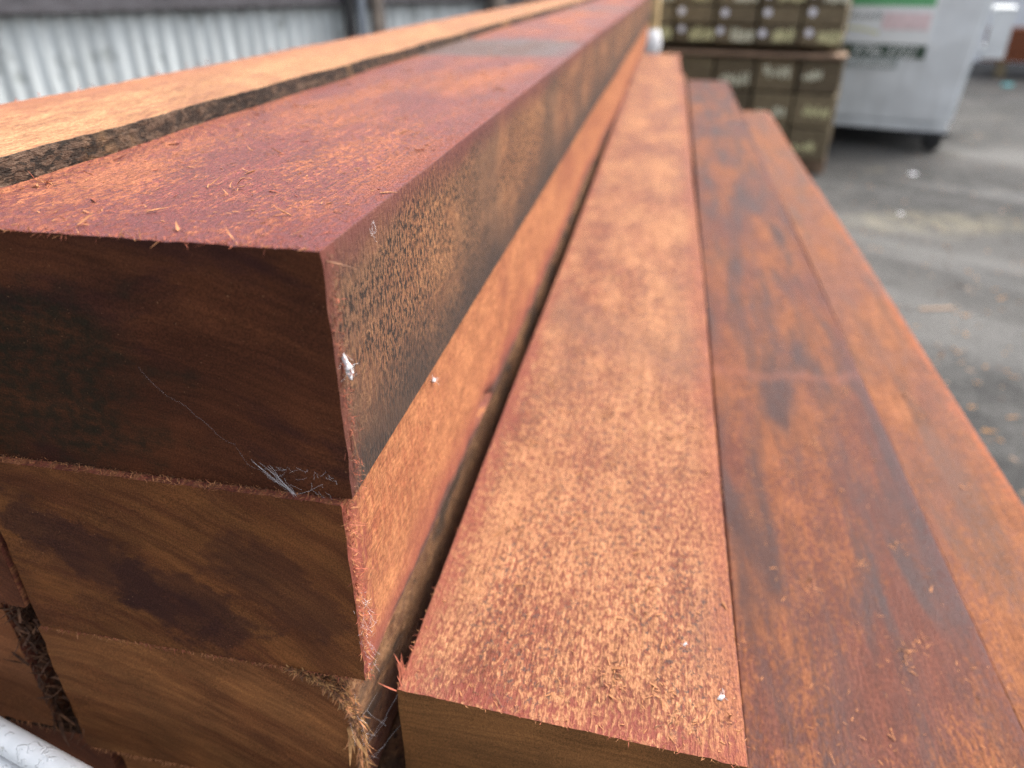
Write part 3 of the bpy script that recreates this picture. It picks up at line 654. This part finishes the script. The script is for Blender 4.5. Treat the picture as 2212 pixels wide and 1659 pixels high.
# lifting pocket on the right side
mb = MB(); mb.box(.062, .20, .12, .50, .60, .665, bev=.012); mb.box(.062, .20, .12, .50, .88, .91, bev=.008); mb.box(.075, .20, .12, .15, .666, .879); mb.build('lifting_pocket', M['bin'], binr)
mb = MB(); mb.box(.08, .19, .16, .42, .667, .878, bev=.01); mb.build('pocket_socket', M['black'], binr)
for (cx, cy) in ((-.09, .05), (-.09, Dp - .15), (-W_ + .16, .10), (-W_ + .16, Dp - .15)):
    cst = empty('castor', (cx, cy, 0), R(15)); cst.parent = binr
    mb = MB(); mb.box(-.16, .09, -.07, .07, .106, .134, bev=.004)
    mb.box(-.035, .035, -.035, -.028, .055, .109); mb.box(-.035, .035, .028, .035, .055, .109); mb.build('castor_fork', M['black'], cst)
    mb = MB(); mb.tube([(0, -.022, .062), (0, -.018, .062), (0, .018, .062), (0, .022, .062)], [.055, .062, .062, .055], 24); mb.build('wheel', M['rubber'], cst, 40)
# sign, placed by survey on the bin's front face
def on_bin(x, y):
    w = at_plane(x, y, bc + NF * .005, NF) - bc
    c_, s_ = math.cos(-YR), math.sin(-YR); return Vector((w.x * c_ - w.y * s_, w.x * s_ + w.y * c_, w.z))
def patch(mb, x0, x1, z0, z1, y0, y1=-.0015, m=0, shear=0.0):
    vv = [(x0, z0), (x1, z0), (x1 + shear, z1), (x0 + shear, z1)]
    mb.add([(a, y0, b_) for a, b_ in vv] + [(a, y1, b_) for a, b_ in vv], [(0, 1, 2, 3), (0, 4, 5, 1), (1, 5, 6, 2), (2, 6, 7, 3), (3, 7, 4, 0)], m)
s_tr, s_br, b_br, t_br = on_bin(2026, 12), on_bin(2005, 98), on_bin(1990, 127), on_bin(1942, 148)
sx1 = (s_tr.x + s_br.x) / 2; sx0 = sx1 - .78; z1, z0, zb1, zt1 = s_tr.z + .045, s_br.z, b_br.z, t_br.z
print('sign', sx1, z1, z0, zb1, zt1)
FY = -.012
sg = MB(); patch(sg, sx0, sx1, z0, z1 + .2, FY); sgn = sg.build('sign_panel', M['sign_white'], binr)
sg = MB(); patch(sg, sx0, sx1 - .012, z1 - .05, z1 + .15, FY - .003, FY - .0005); sg.build('green_strip', M['sign_green'], sgn)
sg = MB(); patch(sg, sx1 - .31, sx1 - .02, z0 + .09, z1 - .09, FY - .003, FY - .0005); sg.build('faded_square', M['sign_pink'], sgn)
sg = MB(); N_ = 14
for i in range(N_):
    xa = sx0 + .08 + .38 * i / N_; h0 = z0 + .055 + .03 * math.sin(math.pi * i / N_); h1 = z0 + .055 + .03 * math.sin(math.pi * (i + 1) / N_)
    sg.add([(xa, FY - .003, h0), (xa + .38 / N_, FY - .003, h1), (xa + .38 / N_, FY - .003, h1 + .018), (xa, FY - .003, h0 + .018)], [(0, 1, 2, 3)])
sg.build('yellow_swoosh', M['sign_yellow'], sgn)
sg = MB()
x = sx0 + .10; zl = z1 - .13
for i in range(15):
    w = U3(.008, .020); hh = U3(.02, .045); patch(sg, x, x + .008, zl, zl + hh, FY - .0045, FY - .001, shear=.006)
    if i % 2: patch(sg, x + .008, x + .008 + w, zl + hh * .5, zl + hh * .5 + .007, FY - .0045, FY - .001)
    x += .010 + w
sg.build('faded_lettering', M['ink'], sgn)
sg = MB(); patch(sg, sx0, sx1 - .005, zb1, z0 - .004, FY); band = sg.build('phone_band', M['sign_dark'], binr)
cu = bpy.data.curves.new('phone_number', 'FONT'); cu.body = '9796 3722'; cu.size = (z0 - zb1) * 1.12; cu.shear = .3; cu.extrude = .001; cu.align_x = 'RIGHT'; cu.offset = .0
tx = bpy.data.objects.new('phone_number', cu); COL.objects.link(tx); tx.parent = band
bpy.context.view_layer.update(); me_ = bpy.data.meshes.new_from_object(tx.evaluated_get(bpy.context.evaluated_depsgraph_get())); bpy.data.objects.remove(tx)
tx = bpy.data.objects.new('phone_number', me_); COL.objects.link(tx); tx.parent = band
tx.location = (sx1 - .07, FY - .003, zb1 + (z0 - zb1) * .06); tx.rotation_euler = (R(90), 0, 0); me_.materials.clear(); me_.materials.append(M['sign_white'])
sg = MB(); patch(sg, sx0, sx1 - .16, zt1, zb1 - .006, FY); wb = sg.build('web_band', M['sign_grey'], binr)
sg = MB(); x = sx0 + .03
while x < sx1 - .2:
    w = U3(.006, .012); hh = (zb1 - zt1) * U3(.35, .7); patch(sg, x, x + .006, zt1 + .012, zt1 + .012 + hh, FY - .003, FY - .0005, shear=.008); x += w + .006
sg.build('small_lettering', M['sign_white'], wb)

# ---- far stack of orange beams, white shed wall
fb = at_z(2116, 166, 0.0); M['far_wood'] = sawn('far_orange_beam', (.42, .16, .07), (.33, .11, .05), DK, off=21)
for i, yb in enumerate((.1, 1.4)):
    o = empty('timber_bearer', fb - NF * yb * .2 + (-ED) * (yb + .1), YR); tag(o, f'{["nearer", "farther"][i]} dark bearer under the small orange beam stack past the bin', 'bearer', 'bearers under the far stack')
    mb = MB(); mb.box(-.05, .05, -.05, .8, 0, .17, bev=.01); mb.build('timber_body', M['sleeper'], o)
for r_ in range(3):
    for c_ in range(2):
        o = empty('timber_beam', fb + Vector((0, 0, .172 + .122 * r_)) - NF * (.03 + .24 * c_ + U3(0, .02)), YR)
        tag(o, f'orange beam of the far stack past the bin, {["bottom", "middle", "top"][r_]} row, {["near", "rear"][c_]} side', 'timber beam', 'beams in the far stack')
        mb = MB(); mb.box(-.05 + U3(0, .02), 3.4, 0, .225, 0, .118, bev=.006); mb.build('timber_body', M['far_wood'], o)
for i, x in enumerate((.12, .42)):
    o = empty('timber_offcut', fb + Vector((0, 0, .172 + .366)) - NF * .06 - ED * x, YR); tag(o, f'{["left", "right"][i]} stubby tan offcut standing on the far orange stack', 'offcut', 'offcuts on the far stack')
    mb = MB(); mb.box(-.03, .03, 0, .06, 0, .17, bev=.005); mb.build('timber_body', M['bearer'], o)
M['shed'] = simple('white_shed_sheet', (.80, .82, .86), .5, var=.03, scale=2)
w0 = Vector((7.6, 11.0, 0))
shed = tag(empty('shed_wall', w0, YR), 'white sheet metal shed wall behind the far orange stack', 'shed')
mb = MB(); nrib = 90; pts = []
for i in range(nrib + 1):
    x = -6 + 12 * i / nrib; pts += [(x, 0), (x + .09, 0), (x + .10, -.02), (x + .12, -.02)] if i < nrib else [(x, 0)]
vv = [(x, y, z) for z in (0, 4.2) for x, y in pts]; n_ = len(pts)
mb.add(vv, [(i, i + 1, n_ + i + 1, n_ + i) for i in range(n_ - 1)]); mb.box(-6, 6, .03, .12, 0, 4.2); mb.build('wall_sheet', M['shed'], shed)
mb = MB(); mb.box(-6.1, 6.1, -.25, .3, 4.205, 4.3, bev=.02); mb.build('roof_edge', M['shed'], shed)

# ---- corrugated fence
m, nt, b = newmat('corrugated_sheet'); g = G(nt); c = g.coord(); xyz = g.sep(c)
k = g.noise(c, (19, 3, .8), detail=5, rough=.65); k2 = g.noise(c, (9, 9, 9), (5, 5, 5), detail=5)
col = g.mix(g.ramp(k, .3, .7), (.48, .515, .52), (.68, .725, .73)); col = g.mix(g.math('MULTIPLY', g.ramp(k2, .56, .68), .5), col, (.22, .24, .23))
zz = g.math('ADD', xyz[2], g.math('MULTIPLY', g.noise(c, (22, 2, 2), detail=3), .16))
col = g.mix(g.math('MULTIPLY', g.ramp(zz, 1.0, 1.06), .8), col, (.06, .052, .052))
nt.links.new(col, b.inputs['Base Color']); b.inputs['Roughness'].default_value = .72; b.inputs['Specular IOR Level'].default_value = .06; M['sheet'] = m
M['grey_wood'] = sawn('weathered_rail', (.26, .27, .28), (.17, .175, .18), (.10, .10, .10), fs=(9, 120, 120), th=(.35, .6), grain=(10, 500, 500), off=30)
M['steel_grey'] = simple('grey_steel_post', (.26, .29, .33), .45, var=.1)
M['old_wood'] = simple('old_brown_wood', (.15, .125, .105), .85, var=.3, scale=18)
fd = Vector((math.sin(R(45)), math.cos(R(45)), 0)); f0 = at_z(0, 33, CAMZ - .150); f0 = Vector((f0.x, f0.y, 0))
fn = Vector((fd.y, -fd.x, 0))
FR = math.atan2(fd.y, fd.x)       # local +X along the fence to the far end, local -Y faces us
fence = tag(empty('corrugated_fence', f0, FR), 'pale corrugated metal fence with a weathered grey timber rail', 'fence')
mb = MB(); pts = []; pitch = .076
x = -2.6
i = 0
while x < 7.5:
    ph = 2 * math.pi * x / pitch; amp = .0075 * (1 + .25 * mnoise.noise(Vector((x * 4, 0, 0))))
    lap = .006 if (int((x + 2.6) / .762) % 2) else 0
    pts.append((x, .03 + amp * math.sin(ph) + lap)); x += pitch / 9
n_ = len(pts)
vv = [(px, py, z) for z in (.05, 1.85) for px, py in pts] + [(px, py + .003, z) for z in (.05, 1.85) for px, py in pts]
fc = [(i, i + 1, n_ + i + 1, n_ + i) for i in range(n_ - 1)] + [(2 * n_ + i, 3 * n_ + i, 3 * n_ + i + 1, 2 * n_ + i + 1) for i in range(n_ - 1)]
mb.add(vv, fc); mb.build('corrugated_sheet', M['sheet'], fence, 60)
zr = CAMZ - .150
mb = MB(); mb.box(-2.6, 7.5, -.030, .016, zr, zr + .14, bev=.006); mb.build('rail', M['grey_wood'], fence)
mb = MB(); mb.box(-2.6, 7.5, -.030, .016, .25, .36, bev=.006); mb.build('rail', M['grey_wood'], fence)
def fx(x, y=40):
    w = at_plane(x, y, f0 - Vector((fn.x, fn.y, 0)) * -.06, fn) - f0; return w.dot(fd)
xa = fx(757); xb = fx(772); xc = fx(797); xd = fx(1068, 12)
def fpost(name, x, y, hw, hd, H, mat, label, cat, lean=0.0, rz=0.0):
    o = tag(empty(name, f0 + fd * x + fn * y, FR + rz), label, cat); o.rotation_euler[1] = lean
    mb = MB(); mb.box(-hw, hw, -hd, hd, 0, H, bev=.004); mb.build('post_body', M[mat], o)
    mb = MB(); mb.box(-hw - .004, hw + .004, -hd - .004, hd + .004, H + .0015, H + .012, bev=.003); mb.build('post_cap', M[mat], o); return o
fpost('steel_post', xa, .055, .026, .02, 1.9, 'black', 'black steel post in front of the corrugated fence', 'post')
fpost('steel_post', xb + .02, .075, .019, .019, 1.95, 'steel_grey', 'blue grey steel post next to the black post', 'post')
fpost('timber_post', xc + .02, .11, .026, .026, 1.7, 'old_wood', 'old brown timber post leaning beside the blue grey post', 'post', 0.0)
fpost('timber_post', xc + .10, .10, .02, .02, 1.6, 'grey_wood', 'thin grey timber leaning against the brown post', 'post', R(-3))
fpost('timber_post', xd, .07, .045, .045, 1.8, 'old_wood', 'dark timber fence post seen just over the far beam edge', 'post')

# ---- bits on the ground
def bit(name, x, y, L_, w, h, mat, label, cat, rz):
    p = at_z(x, y, 0); o = tag(empty(name, p, rz), label, cat); mb = MB(); mb.box(-L_ / 2, L_ / 2, -w / 2, w / 2, .0005, h, bev=min(w, h) * .25); mb.build('scrap_body', M[mat], o)
bit('timber_offcut', 2022, 668, .13, .018, .006, 'bearer', 'pale splinter of wood lying alone on the dark asphalt', 'offcut', .1)
bit('paper_scrap', 1972, 376, .05, .035, .004, 'tag', 'crumpled white scrap on the ground in front of the bin', 'scrap', .5)
bit('paper_scrap', 1945, 462, .025, .02, .004, 'tag', 'small white scrap on the sandy patch of ground', 'scrap', .2)
mt = simple('teal_plastic', (.15, .48, .5), .5); M['teal'] = mt
bit('plastic_scrap', 2175, 187, .12, .06, .03, 'teal', 'teal plastic scrap on the ground below the far orange stack', 'scrap', .2)

mb = MB()
for i in range(420):
    p_ = at_z(U3(1790, 2260), 170 + 900 * rng.random() ** 1.5, 0); L_ = U3(.008, .04)
    mb.fibre((p_.x, p_.y, .002), (U3(-1, 1), U3(-1, 1), U3(0, .05)), L_, U3(.0015, .005), U3(0, .5), m=rng.choice((0, 0, 1, 2)), rng=rng)
tag(mb.build('wood_chips', [M['fibre_tan'], M['bearer'], M['fibre_dark']]), 'scattered wood chips and bark crumbs on the damp asphalt', 'wood chips', kind='stuff')
# ------------------------------------------------------------------ light, camera
SUN_AZ, SUN_EL = 60.0, 52.0        # azimuth clockwise from +Y
w = bpy.data.worlds.new('World'); S.world = w; w.use_nodes = True
nt = w.node_tree; bg = nt.nodes['Background']; sky = nt.nodes.new('ShaderNodeTexSky')
sky.sky_type = 'NISHITA'; sky.sun_disc = False; sky.sun_elevation = R(SUN_EL); sky.sun_rotation = R(SUN_AZ)
sky.air_density = 1.0; sky.dust_density = 6.0; sky.ozone_density = .6
hs = nt.nodes.new('ShaderNodeHueSaturation'); hs.inputs['Saturation'].default_value = .35     # overcast: the blue is nearly gone
nt.links.new(sky.outputs[0], hs.inputs['Color']); nt.links.new(hs.outputs[0], bg.inputs[0]); bg.inputs[1].default_value = .15
sl = bpy.data.lights.new('sun', 'SUN'); sl.energy = .9; sl.angle = R(32); sl.color = (1, .955, .9)
so = bpy.data.objects.new('sun', sl); COL.objects.link(so)
dv = Vector((math.sin(R(SUN_AZ)) * math.cos(R(SUN_EL)), math.cos(R(SUN_AZ)) * math.cos(R(SUN_EL)), math.sin(R(SUN_EL))))
so.rotation_euler = dv.to_track_quat('Z', 'Y').to_euler(); so.location = (3, 3, 8)
cam = bpy.data.cameras.new('camera'); co = bpy.data.objects.new('camera', cam); COL.objects.link(co); S.camera = co
co.location = (0, 0, CAMZ); co.rotation_euler = (R(90 - PITCH), 0, 0)
cam.sensor_width = 36; cam.lens = F / 2212 * 36; cam.clip_start = .01; cam.clip_end = 600
cam.dof.use_dof = True; cam.dof.focus_distance = .37; cam.dof.aperture_fstop = cam.lens / 5.3; cam.dof.aperture_blades = 0
vs = S.view_settings; vs.view_transform = 'Standard'; vs.look = 'None'; vs.exposure = 1.40; vs.gamma = 1
S.cycles.use_denoising = True; S.cycles.denoiser = 'OPENIMAGEDENOISE'; S.cycles.denoising_prefilter = 'NONE'; S.cycles.denoising_input_passes = 'RGB_ALBEDO_NORMAL'
S.cycles.max_bounces = 6
